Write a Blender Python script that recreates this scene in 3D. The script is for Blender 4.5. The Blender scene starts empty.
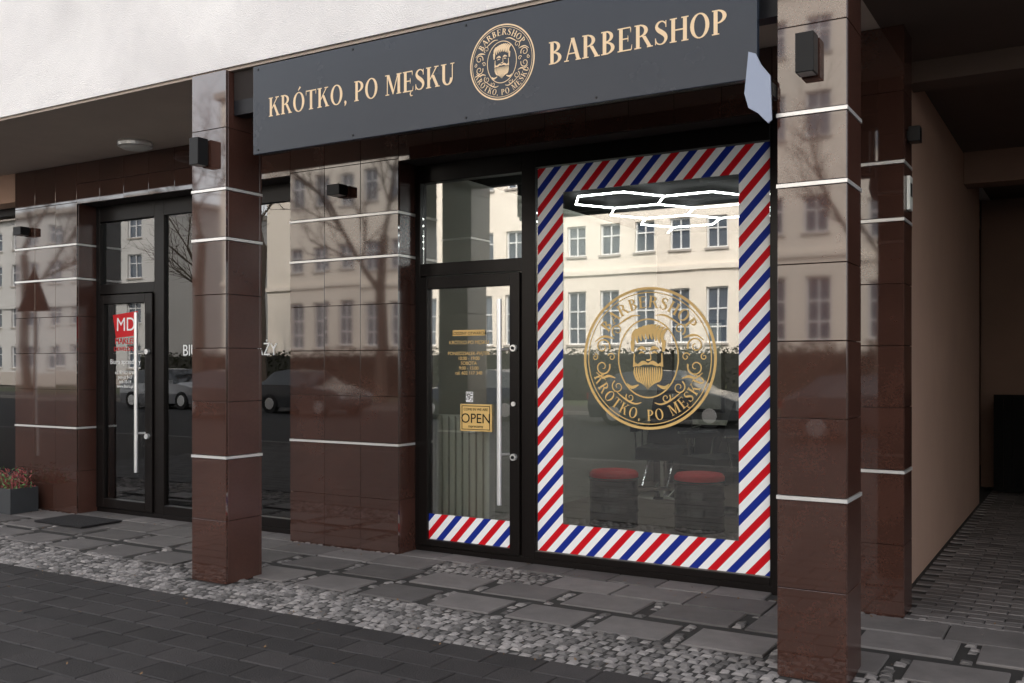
import bpy, math, random
from mathutils import Vector, Matrix
random.seed(7)
S=bpy.context.scene
COL=S.collection
# ---------------------------------------------------------------- materials
def nodes(name):
    m=bpy.data.materials.new(name); m.use_nodes=True
    nt=m.node_tree; b=nt.nodes['Principled BSDF']
    return m,nt,b
def L(nt,a,b): nt.links.new(a,b)
def math_node(nt,op,a,b=None):
    n=nt.nodes.new('ShaderNodeMath'); n.operation=op
    for i,v in enumerate((a,b)):
        if v is None: continue
        if isinstance(v,(int,float)): n.inputs[i].default_value=v
        else: L(nt,v,n.inputs[i])
    return n.outputs[0]
def M(name,col,rough=.5,metal=0,var=0,nscale=6,bump=0,bscale=60,island=0,ior=1.5,emis=0,col2=None,rvar=0,stretch=None,vscale=2.5):
    m,nt,b=nodes(name)
    b.inputs['Roughness'].default_value=rough
    b.inputs['Metallic'].default_value=metal
    b.inputs['IOR'].default_value=ior
    tc=nt.nodes.new('ShaderNodeTexCoord')
    vec=tc.outputs['Object']
    if stretch:
        mp=nt.nodes.new('ShaderNodeMapping'); mp.inputs['Scale'].default_value=stretch
        L(nt,vec,mp.inputs[0]); vec=mp.outputs[0]
    c=None
    rgb=nt.nodes.new('ShaderNodeRGB'); rgb.outputs[0].default_value=(*col,1); c=rgb.outputs[0]
    if col2:
        n2=nt.nodes.new('ShaderNodeTexNoise'); n2.inputs['Scale'].default_value=vscale; n2.inputs['Detail'].default_value=8
        n2.inputs['Distortion'].default_value=.8
        L(nt,vec,n2.inputs['Vector'])
        r=nt.nodes.new('ShaderNodeValToRGB'); r.color_ramp.elements[0].position=.3; r.color_ramp.elements[1].position=.72
        r.color_ramp.elements[0].color=(*col,1); r.color_ramp.elements[1].color=(*col2,1)
        L(nt,n2.outputs['Fac'],r.inputs[0]); c=r.outputs[0]
    v=None
    if var:
        n=nt.nodes.new('ShaderNodeTexNoise'); n.inputs['Scale'].default_value=nscale; n.inputs['Detail'].default_value=7
        n.inputs['Roughness'].default_value=.65
        L(nt,vec,n.inputs['Vector'])
        v=math_node(nt,'MULTIPLY_ADD',n.outputs['Fac'],4*var); nt.nodes[-1].inputs[2].default_value=1-2*var
    if island:
        g=nt.nodes.new('ShaderNodeNewGeometry')
        w=math_node(nt,'MULTIPLY_ADD',g.outputs['Random Per Island'],2*island); nt.nodes[-1].inputs[2].default_value=1-island
        v=w if v is None else math_node(nt,'MULTIPLY',v,w)
    if v is not None:
        h=nt.nodes.new('ShaderNodeHueSaturation'); L(nt,v,h.inputs['Value']); L(nt,c,h.inputs['Color']); c=h.outputs[0]
    L(nt,c,b.inputs['Base Color'])
    if rvar:
        n=nt.nodes.new('ShaderNodeTexNoise'); n.inputs['Scale'].default_value=3.5; n.inputs['Detail'].default_value=6
        L(nt,vec,n.inputs['Vector'])
        q=math_node(nt,'MULTIPLY_ADD',n.outputs['Fac'],2*rvar); nt.nodes[-1].inputs[2].default_value=max(0,rough-rvar)
        L(nt,q,b.inputs['Roughness'])
    if bump:
        n=nt.nodes.new('ShaderNodeTexNoise'); n.inputs['Scale'].default_value=bscale; n.inputs['Detail'].default_value=5
        L(nt,vec,n.inputs['Vector'])
        bp=nt.nodes.new('ShaderNodeBump'); bp.inputs['Strength'].default_value=bump; bp.inputs['Distance'].default_value=.01
        L(nt,n.outputs['Fac'],bp.inputs['Height']); L(nt,bp.outputs[0],b.inputs['Normal'])
    if emis:
        b.inputs['Emission Color'].default_value=(*col,1); b.inputs['Emission Strength'].default_value=emis
    return m
def glass_mat(name,tint,refl,wav=0):
    m=bpy.data.materials.new(name); m.use_nodes=True; nt=m.node_tree; nt.nodes.clear()
    o=nt.nodes.new('ShaderNodeOutputMaterial'); mx=nt.nodes.new('ShaderNodeMixShader')
    t=nt.nodes.new('ShaderNodeBsdfTransparent'); t.inputs[0].default_value=(*tint,1)
    g=nt.nodes.new('ShaderNodeBsdfGlossy'); g.inputs['Roughness'].default_value=0.003; g.inputs['Color'].default_value=(.97,.95,.93,1)
    f=nt.nodes.new('ShaderNodeFresnel'); f.inputs[0].default_value=1.5
    a=math_node(nt,'ADD',f.outputs[0],refl)
    L(nt,a,mx.inputs[0]); L(nt,t.outputs[0],mx.inputs[1]); L(nt,g.outputs[0],mx.inputs[2]); L(nt,mx.outputs[0],o.inputs[0])
    if wav:
        tc=nt.nodes.new('ShaderNodeTexCoord')
        n=nt.nodes.new('ShaderNodeTexNoise'); n.inputs['Scale'].default_value=1.3; n.inputs['Detail'].default_value=1
        L(nt,tc.outputs['Object'],n.inputs['Vector'])
        bp=nt.nodes.new('ShaderNodeBump'); bp.inputs['Strength'].default_value=wav; bp.inputs['Distance'].default_value=.01
        L(nt,n.outputs['Fac'],bp.inputs['Height']); L(nt,bp.outputs[0],g.inputs['Normal'])
    return m
TILE=M('polished_brown_tile',(.046,.021,.0155),.035,var=.12,nscale=70,island=.09,ior=1.9,col2=(.066,.030,.022),rvar=.012,vscale=2.2,bump=.006,bscale=3)
TILES=M('satin_brown_tile',(.052,.022,.016),.24,var=.12,nscale=70,island=.09,ior=1.7,col2=(.07,.030,.022),rvar=.03,vscale=2.2)
GROUT=M('grout',(.02,.014,.012),.9)
STRIP=M('brushed_steel_trim',(.72,.71,.69),.33,metal=.5,var=.05)
RENDER=M('white_render',(.86,.83,.81),.9,var=.10,nscale=1.1,bump=.6,bscale=110,col2=(.70,.67,.66),vscale=.8)
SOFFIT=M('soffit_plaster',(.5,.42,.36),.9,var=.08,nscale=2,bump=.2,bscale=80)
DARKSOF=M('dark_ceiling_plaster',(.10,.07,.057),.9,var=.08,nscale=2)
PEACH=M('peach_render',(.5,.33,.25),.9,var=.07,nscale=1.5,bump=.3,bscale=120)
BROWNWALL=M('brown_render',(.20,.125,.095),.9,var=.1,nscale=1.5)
FRAME=M('dark_aluminium_frame',(.008,.006,.0055),.3,var=.05,ior=1.3)
GLASS=glass_mat('shop_glass',(.86,.88,.86),.17,.05)
GLASS2=glass_mat('office_glass',(.82,.85,.83),.11,.05)
STEEL=M('stainless_steel',(.88,.88,.88),.3,metal=.75)
BLACK=M('black_powder_coat',(.006,.006,.0065),.4,ior=1.3)
VOID=M('dark_opening_black',(.006,.006,.006),.9,ior=1.2)  # near black stands in for the darkness of the passage opening
SIGNM=M('sign_panel_navy',(.020,.027,.040),.26,var=.06,nscale=2,ior=1.4,rvar=.05)
SIGNEDGE=M('sign_edge',(.012,.012,.015),.4,ior=1.3)
GOLD=M('gold_vinyl',(.78,.57,.35),.4,var=.04,nscale=20)
GOLDW=M('gold_window_vinyl',(.78,.52,.19),.35,var=.05,nscale=20)
WHITE=M('white_vinyl',(.88,.88,.88),.5)
RED=M('red_vinyl',(.6,.015,.02),.5,ior=1.3)
LEDM=M('led_tube',(.97,.98,1.0),.5,emis=26)
REDLEATH=M('red_leather',(.8,.008,.015),.45,var=.1,ior=1.3)
BLKLEATH=M('black_leather',(.008,.008,.009),.35)
DRUM=M('black_drum_paint',(.006,.006,.007),.2,var=.1)
CHROME=M('chrome',(.85,.85,.85),.12,metal=1)
RADI=M('radiator_enamel',(.85,.86,.80),.35)
LEAF=M('dark_green_leaf',(.09,.2,.06),.5,island=.4)
HEATH=M('heather_leaf',(.22,.05,.05),.7,island=.5)
POT=M('pale_ceramic_pot',(.6,.6,.58),.4)
ZINC=M('planter_composite',(.03,.032,.035),.6,var=.1)
MATR=M('coir_doormat',(.010,.008,.009),.95,bump=.6,bscale=200)
# striped vinyl
def stripes():
    m,nt,b=nodes('barber_stripe_vinyl'); b.inputs['Roughness'].default_value=.55; b.inputs['IOR'].default_value=1.22
    tc=nt.nodes.new('ShaderNodeTexCoord'); sp=nt.nodes.new('ShaderNodeSeparateXYZ'); L(nt,tc.outputs['Object'],sp.inputs[0])
    z=math_node(nt,'MULTIPLY',sp.outputs[2],.92)
    s=math_node(nt,'SUBTRACT',sp.outputs[0],z); s=math_node(nt,'DIVIDE',s,.262); s=math_node(nt,'FRACT',s)
    r=nt.nodes.new('ShaderNodeValToRGB'); r.color_ramp.interpolation='CONSTANT'
    e=r.color_ramp.elements; e[0].position=0; e[0].color=(.62,.006,.014,1); e[1].position=.25; e[1].color=(.95,.95,.95,1)
    x=e.new(.5); x.color=(.010,.028,.27,1); x=e.new(.75); x.color=(.95,.95,.95,1)
    L(nt,s,r.inputs[0]); L(nt,r.outputs[0],b.inputs['Base Color'])
    return m
STRIPES=stripes()
# ---------------------------------------------------------------- mesh builder
class MB:
    def __init__(s): s.v=[]; s.f=[]; s.m=[]; s.mats=[]
    def mi(s,mat):
        if mat not in s.mats: s.mats.append(mat)
        return s.mats.index(mat)
    def add(s,vs,fs,mat):
        o=len(s.v); s.v+= [tuple(p) for p in vs]; k=s.mi(mat)
        for f in fs: s.f.append(tuple(i+o for i in f)); s.m.append(k)
    def box(s,x0,x1,y0,y1,z0,z1,mat):
        vs=[(x0,y0,z0),(x1,y0,z0),(x1,y1,z0),(x0,y1,z0),(x0,y0,z1),(x1,y0,z1),(x1,y1,z1),(x0,y1,z1)]
        s.add(vs,[(0,3,2,1),(4,5,6,7),(0,1,5,4),(1,2,6,5),(2,3,7,6),(3,0,4,7)],mat)
    def frustum(s,x0,x1,y0,y1,z0,z1,ins,mat,jit=0):
        r=lambda:random.uniform(-jit,jit)
        vs=[(x0,y0,z0),(x1,y0,z0),(x1,y1,z0),(x0,y1,z0)]
        vs+=[(x0+r(),y0+r(),z1-ins),(x1+r(),y0+r(),z1-ins),(x1+r(),y1+r(),z1-ins),(x0+r(),y1+r(),z1-ins)]
        i2=ins*1.2
        vs+=[(x0+i2+r(),y0+i2+r(),z1+r()),(x1-i2+r(),y0+i2+r(),z1+r()),(x1-i2+r(),y1-i2+r(),z1+r()),(x0+i2+r(),y1-i2+r(),z1+r())]
        fs=[(8,9,10,11)]
        for a in (0,4):
            for i in range(4):
                j=(i+1)%4; fs.append((a+i,a+j,a+4+j,a+4+i))
        s.add(vs,fs,mat)
    def cyl(s,p0,p1,r0,r1,mat,n=16,cap=True):
        p0=Vector(p0);p1=Vector(p1);d=(p1-p0).normalized()
        a=d.orthogonal().normalized(); b=d.cross(a)
        vs=[];fs=[]
        for i in range(n):
            t=2*math.pi*i/n; w=a*math.cos(t)+b*math.sin(t)
            vs.append(p0+w*r0); vs.append(p1+w*r1)
        for i in range(n):
            j=(i+1)%n; fs.append((2*i,2*j,2*j+1,2*i+1))
        if cap:
            fs.append(tuple(2*i for i in range(n))[::-1]); fs.append(tuple(2*i+1 for i in range(n)))
        s.add(vs,fs,mat)
    def lathe(s,cx,cy,prof,mat,n=28):
        vs=[];fs=[]
        for (r,z) in prof:
            for i in range(n):
                t=2*math.pi*i/n; vs.append((cx+r*math.cos(t),cy+r*math.sin(t),z))
        for k in range(len(prof)-1):
            for i in range(n):
                j=(i+1)%n; fs.append((k*n+i,k*n+j,(k+1)*n+j,(k+1)*n+i))
        fs.append(tuple((len(prof)-1)*n+i for i in range(n)))
        s.add(vs,fs,mat)
    def obj(s,name,parent=None,bevel=0,seg=2,smooth=False):
        me=bpy.data.meshes.new(name); me.from_pydata(s.v,[],s.f)
        for m in s.mats: me.materials.append(m)
        me.polygons.foreach_set('material_index',s.m)
        if smooth: me.polygons.foreach_set('use_smooth',[True]*len(s.f))
        me.update()
        o=bpy.data.objects.new(name,me); COL.objects.link(o)
        if parent: o.parent=parent
        if bevel:
            b=o.modifiers.new('bevel','BEVEL'); b.width=bevel; b.segments=seg; b.limit_method='ANGLE'
        return o
def empty(name):
    o=bpy.data.objects.new(name,None); COL.objects.link(o); return o
# ---------------------------------------------------------------- tiles
ROWS=[(.0,.43),(.43,.85),(.872,1.242),(1.242,1.609),(1.609,1.976),(1.976,2.343),(2.365,2.683),(2.705,3.11),(3.11,3.5)]
STR=[(.85,.872),(2.343,2.365),(2.683,2.705)]
G=.0016
def tile_face(mb,p,u,n,cuts,rows=ROWS,th=.02,mat=None):
    # p: origin on the outer plane, u: unit dir along width, n: outward normal
    p=Vector(p);u=Vector(u);n=Vector(n)
    for (c0,c1) in zip(cuts[:-1],cuts[1:]):
        for (z0,z1) in rows:
            a=c0+G;b=c1-G;lo=z0+G;hi=z1-G
            vs=[]
            t1,t2,t3=[random.uniform(-.0004,.0004) for _ in range(3)]
            cc=[(a,lo,t1),(b,lo,t2),(b,hi,t2+t3-t1),(a,hi,t3)]
            for (x,z,j) in cc: vs.append(p+u*x+n*(j-.0007)+Vector((0,0,z)))
            for (x,z,j) in cc: vs.append(p+u*x-n*th+Vector((0,0,z)))
            mb.add(vs,[(0,1,2,3),(7,6,5,4),(0,4,5,1),(1,5,6,2),(2,6,7,3),(3,7,4,0)],mat or TILE)
def column(name,x0,x1,y0,y1,z1=3.5):
    e=empty(name)
    t=.02; mb=MB()
    tile_face(mb,(x0,y0,0),(1,0,0),(0,-1,0),[0,x1-x0])
    tile_face(mb,(x1,y1,0),(-1,0,0),(0,1,0),[0,x1-x0],mat=TILES)
    tile_face(mb,(x1,y0+t,0),(0,1,0),(1,0,0),[0,y1-y0-2*t],mat=TILES)
    tile_face(mb,(x0,y1-t,0),(0,-1,0),(-1,0,0),[0,y1-y0-2*t],mat=TILES)
    mb.obj('tiles',e,bevel=.0015,seg=1)
    c=MB(); c.box(x0+t+.001,x1-t-.001,y0+t+.001,y1-t-.001,0,z1,GROUT); c.obj('core',e)
    s=MB()
    for a,b in STR: s.box(x0-.003,x1+.003,y0-.003,y1+.003,a+.002,b-.002,STRIP)
    s.obj('trim_strips',e)
    return e
column('tiled_column',-5.399,-5.064,4.68,5.015)
column('tiled_column',-1.315,-.99,4.68,5.005)
# ---------------------------------------------------------------- building
B=empty('commercial_building')
mb=MB()
mb.box(-45,9,4.70,20,3.52,17,RENDER); mb.obj('upper_storeys',B)  # unseen height above the fascia raised to keep the street in shade
mb=MB()
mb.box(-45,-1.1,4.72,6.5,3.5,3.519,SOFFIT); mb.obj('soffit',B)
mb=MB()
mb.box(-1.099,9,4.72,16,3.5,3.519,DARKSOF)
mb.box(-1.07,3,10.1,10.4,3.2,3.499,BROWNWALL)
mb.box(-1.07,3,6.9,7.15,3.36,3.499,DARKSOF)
mb.obj('passage_ceiling',B)
# pilasters / wall faces on Y=6.1
def pil(name,x0,x1,cuts,rows=ROWS,strips=STR,z0=0):
    mb=MB(); tile_face(mb,(x0,6.1,0),(1,0,0),(0,-1,0),cuts,rows)
    if z0==0:
        tile_face(mb,(x1,6.12,0),(0,1,0),(1,0,0),[0,.27],rows,mat=TILES)
        tile_face(mb,(x0,6.39,0),(0,-1,0),(-1,0,0),[0,.27],rows,mat=TILES)
    mb.obj(name+'_tiles',B,bevel=.0015,seg=1)
    c=MB(); c.box(x0+.021,x1-.021,6.1215,6.45,z0,3.499,GROUT); c.obj(name+'_core',B)
    if strips:
        s=MB()
        for a,b in strips: s.box(x0-.003,x1+.003,6.097,6.39,a+.002,b-.002,STRIP)
        s.obj(name+'_trim',B)
pil('middle_pilaster',-5.834,-4.69,[0,.38,.762,1.144])
pil('left_pilaster',-9.726,-8.70,[0,.342,.684,1.026])
pil('corner_pilaster',-1.42,-.966,[0,.454])
mb=MB(); mb.box(-1.80,-1.43,6.30,6.6,0,3.1,FRAME); mb.obj('side_panel',B)
# headers
HR=[(3.09,3.29),(3.29,3.498)]
pil('shop_header',-4.69,-1.42,[i*.327 for i in range(11)],HR,None,3.09)
pil('office_header',-8.70,-5.834,[i*.3583 for i in range(9)],HR,None,3.09)
mb=MB(); mb.box(-13.5,-9.73,6.1,6.5,3.2,3.499,PEACH); mb.box(-45,-13.5,6.1,6.5,0,3.499,PEACH); mb.obj('far_wall',B)
# passage walls and unseen sun blocks
mb=MB()
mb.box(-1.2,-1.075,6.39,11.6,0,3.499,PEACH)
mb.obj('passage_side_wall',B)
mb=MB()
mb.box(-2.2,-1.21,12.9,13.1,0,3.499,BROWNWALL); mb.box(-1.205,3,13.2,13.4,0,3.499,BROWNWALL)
mb.box(3,9,4.72,20,0,3.499,BROWNWALL); mb.box(-45,3,16,20,0,3.499,BROWNWALL)  # unseen solid blocks added so the sun cannot reach through from behind
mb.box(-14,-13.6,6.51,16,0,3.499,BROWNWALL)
mb.obj('back_walls_sun_blocks',B)
# ---------------------------------------------------------------- interior rooms
R=empty('barbershop_interior')
IW=M('interior_wall',(.10,.095,.09),.8,var=.05); IWL=M('interior_light_wall',(.55,.56,.48),.8,var=.04)
IC=M('interior_black_ceiling',(.008,.008,.008),.8,ior=1.2); IF=M('interior_floor',(.27,.22,.18),.3,var=.15,nscale=4,stretch=(1,8,1))
mb=MB()
mb.box(-4.75,-1.21,6.5,11.5,.03,.05,IF); mb.box(-4.75,-1.21,6.5,11.5,3.12,3.2,IC)
mb.box(-4.75,-1.21,11.5,11.6,.03,3.2,IW); mb.box(-4.85,-4.75,6.46,11.6,.03,3.2,IWL); mb.box(-1.21,-1.202,6.6,11.6,.03,3.2,IW)
mb.obj('room_shell',R)
mb=MB()
for i,x in enumerate((-4.2,-3.1,-2.0)):
    mb.box(x-.3,x+.3,11.46,11.49,.95,2.0,CHROME); mb.box(x-.34,x+.34,11.47,11.495,.91,2.04,BLACK)
    mb.box(x-.5,x+.5,11.1,11.45,.78,.82,IWL); mb.box(x-.45,x+.45,11.15,11.45,.06,.779,BLACK)
mb.obj('mirror_counter',R)
O=empty('office_interior')
mb=MB()
OW=M('office_wall',(.3,.3,.28),.8)
mb.box(-8.75,-5.85,6.5,10,.03,.05,IF); mb.box(-8.75,-5.85,6.5,10,3.0,3.1,OW)
mb.box(-8.75,-5.85,10,10.1,.03,3.1,OW); mb.box(-8.85,-8.75,6.46,10.1,.03,3.1,OW); mb.box(-5.85,-5.8,6.46,10.1,.03,3.1,OW)
mb.box(-7.6,-6.6,8.7,9.3,.74,.78,IWL); mb.box(-7.55,-7.5,8.75,9.25,.05,.739,BLACK); mb.box(-6.7,-6.65,8.75,9.25,.05,.739,BLACK)
mb.box(-7.4,-6.9,8.95,8.98,.9,1.2,BLACK); mb.box(-7.2,-7.1,8.96,9.05,.78,.9,BLACK)
mb.obj('room_shell',O)
# hex led light
def tube(mb,a,b,r,mat): mb.cyl(a,b,r,r,mat,8)
mb=MB(); done=set(); hr=.46
for i in range(-1,4):
    for j in range(0,3):
        cx=-3.9+i*hr*1.5; cy=8.5+j*hr*1.732+(i%2)*hr*.866
        if (i,j) in ((0,1),(2,0),(1,2),(3,1)): continue
        for k in range(6):
            a=(cx+hr*math.cos(k*math.pi/3),cy+hr*math.sin(k*math.pi/3)); b=(cx+hr*math.cos((k+1)*math.pi/3),cy+hr*math.sin((k+1)*math.pi/3))
            key=(round((a[0]+b[0])*20),round((a[1]+b[1])*20))
            if key in done: continue
            done.add(key)
            if not(-4.7<min(a[0],b[0]) and max(a[0],b[0])<-1.3 and max(a[1],b[1])<11.4): continue
            tube(mb,(a[0],a[1],3.06),(b[0],b[1],3.06),.008,LEDM)
mb.obj('hexagon_ceiling_light')
# stools
def stool(x,y):
    e=empty('drum_stool'); mb=MB(); z=.05; r=.215
    prof=[(r,z),(r+.008,z+.01),(r,z+.02)]
    for k in (.14,.28): prof+=[(r,z+k-.012),(r+.01,z+k),(r,z+k+.012)]
    prof+=[(r,z+.40),(r+.008,z+.41),(r,z+.42),(r-.02,z+.42)]
    mb.lathe(x,y,prof,DRUM); mb.obj('drum',e,smooth=True)
    mb=MB(); t=z+.421
    mb.lathe(x,y,[(r-.01,t),(r+.004,t+.015),(r+.004,t+.05),(r-.02,t+.075),(r-.1,t+.085),(.01,t+.088)],REDLEATH)
    mb.obj('cushion',e,smooth=True)
    mb=MB(); mb.lathe(x,y,[(r+.007,t+.004),(r+.011,t+.01),(r+.007,t+.018)],BLKLEATH); mb.obj('seam',e)
stool(-3.72,8.0); stool(-2.97,8.15)
def barber_chair(x,y,rot):
    e=empty('barber_chair'); 
    mb=MB(); mb.lathe(0,0,[(.3,0),(.3,.02),(.26,.045),(.06,.06),(.05,.1),(.05,.4),(.09,.42)],CHROME); 
    mb.cyl((0,-.28,.2),(0,-.45,.17),.015,.015,CHROME,8); mb.cyl((-.17,-.52,.17),(.17,-.52,.17),.02,.02,CHROME,8)
    mb.cyl((-.13,-.2,.42),(-.13,-.52,.17),.012,.012,CHROME,8); mb.cyl((.13,-.2,.42),(.13,-.52,.17),.012,.012,CHROME,8)
    mb.obj('chrome_base',e,smooth=False)
    mb=MB(); mb.box(-.26,.26,-.27,.26,.43,.56,BLKLEATH)
    vs=[(-.25,.2,.57),(.25,.2,.57),(.25,.31,.57),(-.25,.31,.57),(-.21,.38,1.08),(.21,.38,1.08),(.21,.47,1.06),(-.21,.47,1.06)]
    mb.add(vs,[(0,3,2,1),(4,5,6,7),(0,1,5,4),(1,2,6,5),(2,3,7,6),(3,0,4,7)],BLKLEATH)
    mb.box(-.13,.13,.40,.49,1.12,1.27,BLKLEATH)
    mb.cyl((0,.44,1.05),(0,.45,1.14),.015,.015,CHROME,8)
    for s in (-1,1): mb.box(s*.30-.035,s*.30+.035,-.2,.25,.72,.77,BLKLEATH)
    mb.obj('seat',e,bevel=.025,seg=3)
    mb=MB()
    for s in (-1,1):
        mb.cyl((s*.3,-.15,.72),(s*.29,-.1,.48),.013,.013,CHROME,8); mb.cyl((s*.3,.2,.72),(s*.29,.15,.48),.013,.013,CHROME,8)
        mb.cyl((s*.34,-.22,.775),(s*.34,.27,.775),.012,.012,CHROME,8)
    mb.obj('armrest_posts',e)
    e.location=(x,y,.05); e.rotation_euler=(0,0,math.radians(rot))
barber_chair(-3.12,9.1,-30); barber_chair(-4.0,9.9,10); 
# radiator
e=empty('radiator'); mb=MB()
for i in range(9): mb.box(-4.69+i*.066,-4.69+i*.066+.05,6.52,6.6,.22,1.08,RADI)
mb.box(-4.69,-4.11,6.54,6.58,.2,.235,RADI); mb.box(-4.69,-4.11,6.54,6.58,1.06,1.09,RADI); mb.box(-4.69,-4.11,6.585,6.61,.24,1.06,RADI); mb.cyl((-4.65,6.56,.05),(-4.65,6.56,.2),.012,.012,RADI,8)
mb.obj('panel',e,bevel=.008)
# ---------------------------------------------------------------- storefronts
YF=6.35
SF=empty('barbershop_storefront')
def frame_rect(mb,x0,x1,z0,z1,w,y0=YF-.03,y1=YF+.05,mat=FRAME):
    mb.box(x0,x0+w,y0,y1,z0,z1,mat); mb.box(x1-w,x1,y0,y1,z0,z1,mat)
    mb.box(x0+w,x1-w,y0,y1,z0,z0+w,mat); mb.box(x0+w,x1-w,y0,y1,z1-w,z1,mat)
mb=MB()
mb.box(-4.69,-1.80,YF-.02,YF+.06,.0,.05,FRAME)
mb.box(-4.69,-4.64,YF-.03,YF+.06,.051,3.09,FRAME)
mb.box(-3.70,-3.585,YF-.03,YF+.06,.051,3.09,FRAME)
mb.box(-1.822,-1.80,YF-.03,YF+.06,.051,3.09,FRAME)
mb.box(-4.639,-3.701,YF-.03,YF+.06,2.945,3.09,FRAME)
mb.box(-3.584,-1.823,YF-.03,YF+.06,2.965,3.09,FRAME)
mb.box(-3.584,-1.823,YF-.03,YF+.06,.051,.105,FRAME)
mb.box(-4.639,-3.701,YF-.028,YF+.06,2.2,2.30,FRAME)
mb.obj('frame',SF,bevel=.004)
mb=MB(); mb.box(-3.584,-1.823,YF,YF+.006,.105,2.965,GLASS); mb.obj('window_glass',SF)
mb=MB(); mb.box(-4.639,-3.701,YF+.01,YF+.016,2.30,2.945,GLASS); mb.obj('transom_glass',SF)
mb=MB(); y=YF-.004
mb.box(-3.573,-3.362,y,YF-.001,.11,2.957,STRIPES); mb.box(-2.038,-1.83,y,YF-.001,.11,2.957,STRIPES)
mb.box(-3.362,-2.038,y,YF-.001,.11,.322,STRIPES); mb.box(-3.362,-2.038,y,YF-.001,2.766,2.957,STRIPES)
mb.obj('striped_border',SF)
D=empty('barbershop_door')
mb=MB(); x0,x1=-4.632,-3.708
mb.box(x0,x0+.075,YF-.05,YF+.03,.06,2.19,FRAME); mb.box(x1-.085,x1,YF-.05,YF+.03,.06,2.19,FRAME)
mb.box(x0+.075,x1-.085,YF-.05,YF+.03,2.095,2.19,FRAME); mb.box(x0+.075,x1-.085,YF-.05,YF+.03,.06,.108,FRAME)
mb.obj('leaf_frame',D,bevel=.004)
mb=MB(); mb.box(x0+.075,x1-.085,YF-.02,YF-.012,.108,2.095,GLASS); mb.obj('glass',D)
mb=MB(); mb.box(x0+.075,x1-.085,YF-.026,YF-.021,.11,.31,STRIPES); mb.obj('striped_panel',D)
def pull(e,x,ya,z0,z1):
    mb=MB(); mb.cyl((x,ya-.09,z0),(x,ya-.09,z1),.019,.019,STEEL,20)
    for z in (z0+.38,z1-.38): mb.cyl((x,ya-.09,z),(x+.05,ya,z),.011,.011,STEEL,10)
    mb.obj('pull_bar',e,smooth=False)
pull(D,-3.84,YF-.03,.44,1.99)
mb=MB()
for z in (.80,1.62): 
    mb.cyl((-3.75,YF-.05,z),(-3.75,YF-.075,z),.026,.026,STEEL,16); mb.cyl((-3.75,YF-.075,z),(-3.75,YF-.085,z),.012,.012,BLACK,12)
mb.cyl((-3.75,YF-.06,1.2),(-3.75,YF-.07,1.2),.018,.018,STEEL,16)
mb.obj('locks',D)
# office storefront
OS=empty('office_storefront')
mb=MB()
mb.box(-8.70,-5.83,YF-.02,YF+.06,0,.05,FRAME); mb.box(-8.70,-8.64,YF-.03,YF+.06,.051,3.09,FRAME)
mb.box(-7.82,-7.68,YF-.03,YF+.06,.051,3.09,FRAME); mb.box(-5.88,-5.83,YF-.03,YF+.06,.051,3.09,FRAME)
mb.box(-8.639,-7.821,YF-.03,YF+.06,2.93,3.09,FRAME); mb.box(-7.679,-5.881,YF-.03,YF+.06,2.93,3.09,FRAME)
mb.box(-7.679,-5.881,YF-.03,YF+.06,.051,.14,FRAME); mb.box(-8.639,-7.821,YF-.028,YF+.06,2.2,2.30,FRAME)
mb.obj('frame',OS,bevel=.004)
mb=MB(); mb.box(-7.679,-5.881,YF,YF+.006,.14,2.93,GLASS2); mb.box(-8.639,-7.821,YF+.01,YF+.016,2.3,2.93,GLASS2); mb.obj('glass',OS)
D2=empty('office_door'); x0,x1=-8.632,-7.828
mb=MB()
mb.box(x0,x0+.075,YF-.05,YF+.03,.06,2.19,FRAME); mb.box(x1-.105,x1,YF-.05,YF+.03,.06,2.19,FRAME)
mb.box(x0+.075,x1-.105,YF-.05,YF+.03,2.10,2.19,FRAME); mb.box(x0+.075,x1-.105,YF-.05,YF+.03,.06,.15,FRAME)
mb.obj('leaf_frame',D2,bevel=.004)
mb=MB(); mb.box(x0+.075,x1-.105,YF-.02,YF-.012,.15,2.10,GLASS2); mb.obj('glass',D2)
pull(D2,-7.97,YF-.03,.45,2.0)
mb=MB()
for z in (.80,1.62): mb.cyl((-7.88,YF-.05,z),(-7.88,YF-.08,z),.026,.026,STEEL,16)
mb.obj('locks',D2)
# far-left bay
FB=empty('neighbour_storefront')
mb=MB(); frame_rect(mb,-13.5,-9.73,0,3.2,.08); mb.box(-11.7,-11.6,YF-.03,YF+.05,.08,3.12,FRAME); mb.obj('frame',FB)
mb=MB(); mb.box(-13.42,-9.81,YF,YF+.006,.08,3.12,GLASS2); mb.obj('glass',FB)
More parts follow.
